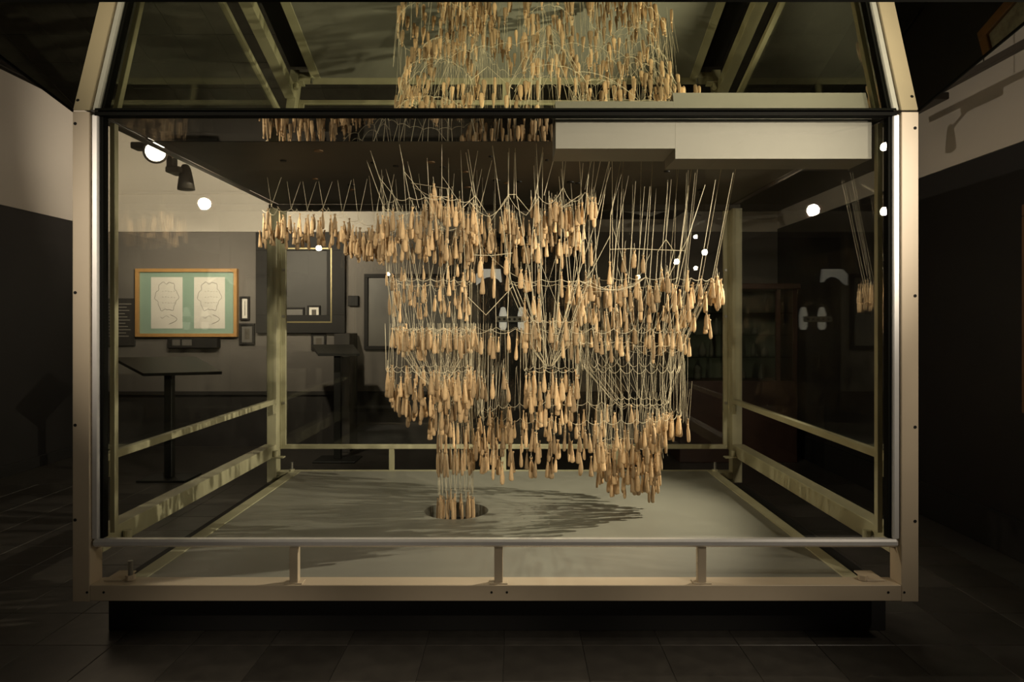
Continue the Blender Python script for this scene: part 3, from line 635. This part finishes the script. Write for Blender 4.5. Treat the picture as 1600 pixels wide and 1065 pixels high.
# lecterns
def lectern(label, top, Y, dz, post):
    (a, b, c, d) = top; r = empty('lectern', (PX(post, Y), Y, 0), label, 'lectern')
    pts = [P(*a), P(*b), P(*c), P(*d)]
    MB().hexa([q - Vector((0, 0, dz)) for q in pts] + pts).build('desk_top', M['lecternm'], r)
    zt_ = min(q.z for q in pts) - dz
    bx('post', M['lecternm'], r, PX(post, Y) - .04, PX(post, Y) + .04, Y - .04, Y + .04, .02, zt_ + .06, .004)
    bx('foot', M['lecternm'], r, PX(post, Y) - .25, PX(post, Y) + .25, Y - .2, Y + .2, 0, .02, .004)
lectern('black lectern with a wide slanted top before the oak framed drawings', ((224, 583, 7.2), (347, 580, 7.2), (306, 557, 7.9), (176, 558, 7.9)), 7.5, .03, 265)
lectern('black lectern with a narrow top beside the dark pedestal', ((497, 552, 8.3), (562, 552, 8.3), (552, 538, 8.8), (487, 538, 8.8)), 8.5, .03, 528)
# display cabinet
Yc0, Yc1 = 8.35, 8.9; cx0, cx1 = PX(1062, Yc0), PX(1246, Yc0); cz0, cz1 = PZ(595, Yc0), PZ(452, Yc0)
cab = empty('display_cabinet', ((cx0 + cx1) / 2, 8.6, 0), 'dark wooden glazed display cabinet with plaster fragments on glass shelves', 'cabinet')
bx('base', M['mahog'], cab, cx0, cx1, Yc0, Yc1, 0, cz0, .006); bx('cornice', M['mahog'], cab, cx0 - .03, cx1 + .03, Yc0 - .03, Yc1, cz1, cz1 + .07, .01)
bx('back_panel', M['cabback'], cab, cx0, cx1, Yc1 - .03, Yc1, cz0, cz1)
for x in (cx0, PX(1133, Yc0), PX(1213, Yc0), cx1 - .05): bx('stile', M['mahog'], cab, x, x + .05, Yc0, Yc0 + .05, cz0, cz1, .003)
for x in (cx0, cx1 - .03): bx('side_panel', M['mahog'], cab, x, x + .03, Yc0 + .05, Yc1 - .03, cz0, cz1)
for py in (490, 524, 558): bx('glass_shelf', M['cabglass'], cab, cx0 + .03, cx1 - .03, Yc0 + .08, Yc1 - .03, PZ(py, 8.55), PZ(py, 8.55) + .012)
bx('glass_front', M['cabglass'], cab, cx0 + .05, cx1 - .05, Yc0 + .02, Yc0 + .026, cz0, cz1)
for px, py, h_, w_ in ((1078, 558, 26, 9), (1098, 558, 22, 11), (1112, 558, 28, 8), (1085, 524, 18, 6), (1120, 524, 26, 10), (1150, 558, 16, 10), (1178, 558, 20, 9), (1196, 558, 14, 10), (1160, 524, 16, 8), (1180, 524, 12, 10), (1090, 592, 22, 12), (1160, 592, 18, 12), (1190, 592, 24, 8)):
    z0 = PZ(py, 8.55) + .0125 if py < 590 else cz0 + .001; x = PX(px, 8.6); hh = h_ / 130; ww = w_ / 130
    m_ = MB().lathe((x, 8.62, z0), (0, 0, 1), [(0, ww * .5), (hh * .2, ww * random.uniform(.4, .6)), (hh * .5, ww * random.uniform(.3, .6)), (hh * .8, ww * random.uniform(.2, .5)), (hh, ww * .1)], 8)
    m_.build('plaster_fragment', M['plaster'], None, True, label='grey plaster fragment on the ' + {524: 'middle glass shelf', 558: 'lower glass shelf', 592: 'floor'}[py] + ' of the dark display cabinet', category='fragment', group='fragments in the display cabinet')
# right wall: framed relief and a small box
xr = XR - .001
Yf = FPX * (XR - .05) / (1596 - CX)
fr = empty('framed_relief', (XR, Yf - .7, ZC - .2), 'gilt framed pale relief picture on the black wall', 'picture')
z0, z1, ya, yb = ZC - .62, ZC + .80, Yf - 1.5, Yf
bx('frame_top', M['gold'], fr, xr - .05, xr, ya, yb, z1 - .08, z1, .005); bx('frame_bottom', M['gold'], fr, xr - .05, xr, ya, yb, z0, z0 + .08, .005)
bx('frame_side', M['gold'], fr, xr - .05, xr, ya, ya + .08, z0 + .08, z1 - .08, .005); bx('frame_side', M['gold'], fr, xr - .05, xr, yb - .08, yb, z0 + .08, z1 - .08, .005)
bx('picture', M['relief'], fr, xr - .025, xr, ya + .08, yb - .08, z0 + .08, z1 - .08)
q = P(1346, 482, FPX * 3.45 / 540)
bx('wall_socket_box', M['black'], None, xr - .06, xr, q.y - .1, q.y + .1, q.z - .06, q.z + .06, .004, label='small black box on the black wall near the gilt frame', category='box')
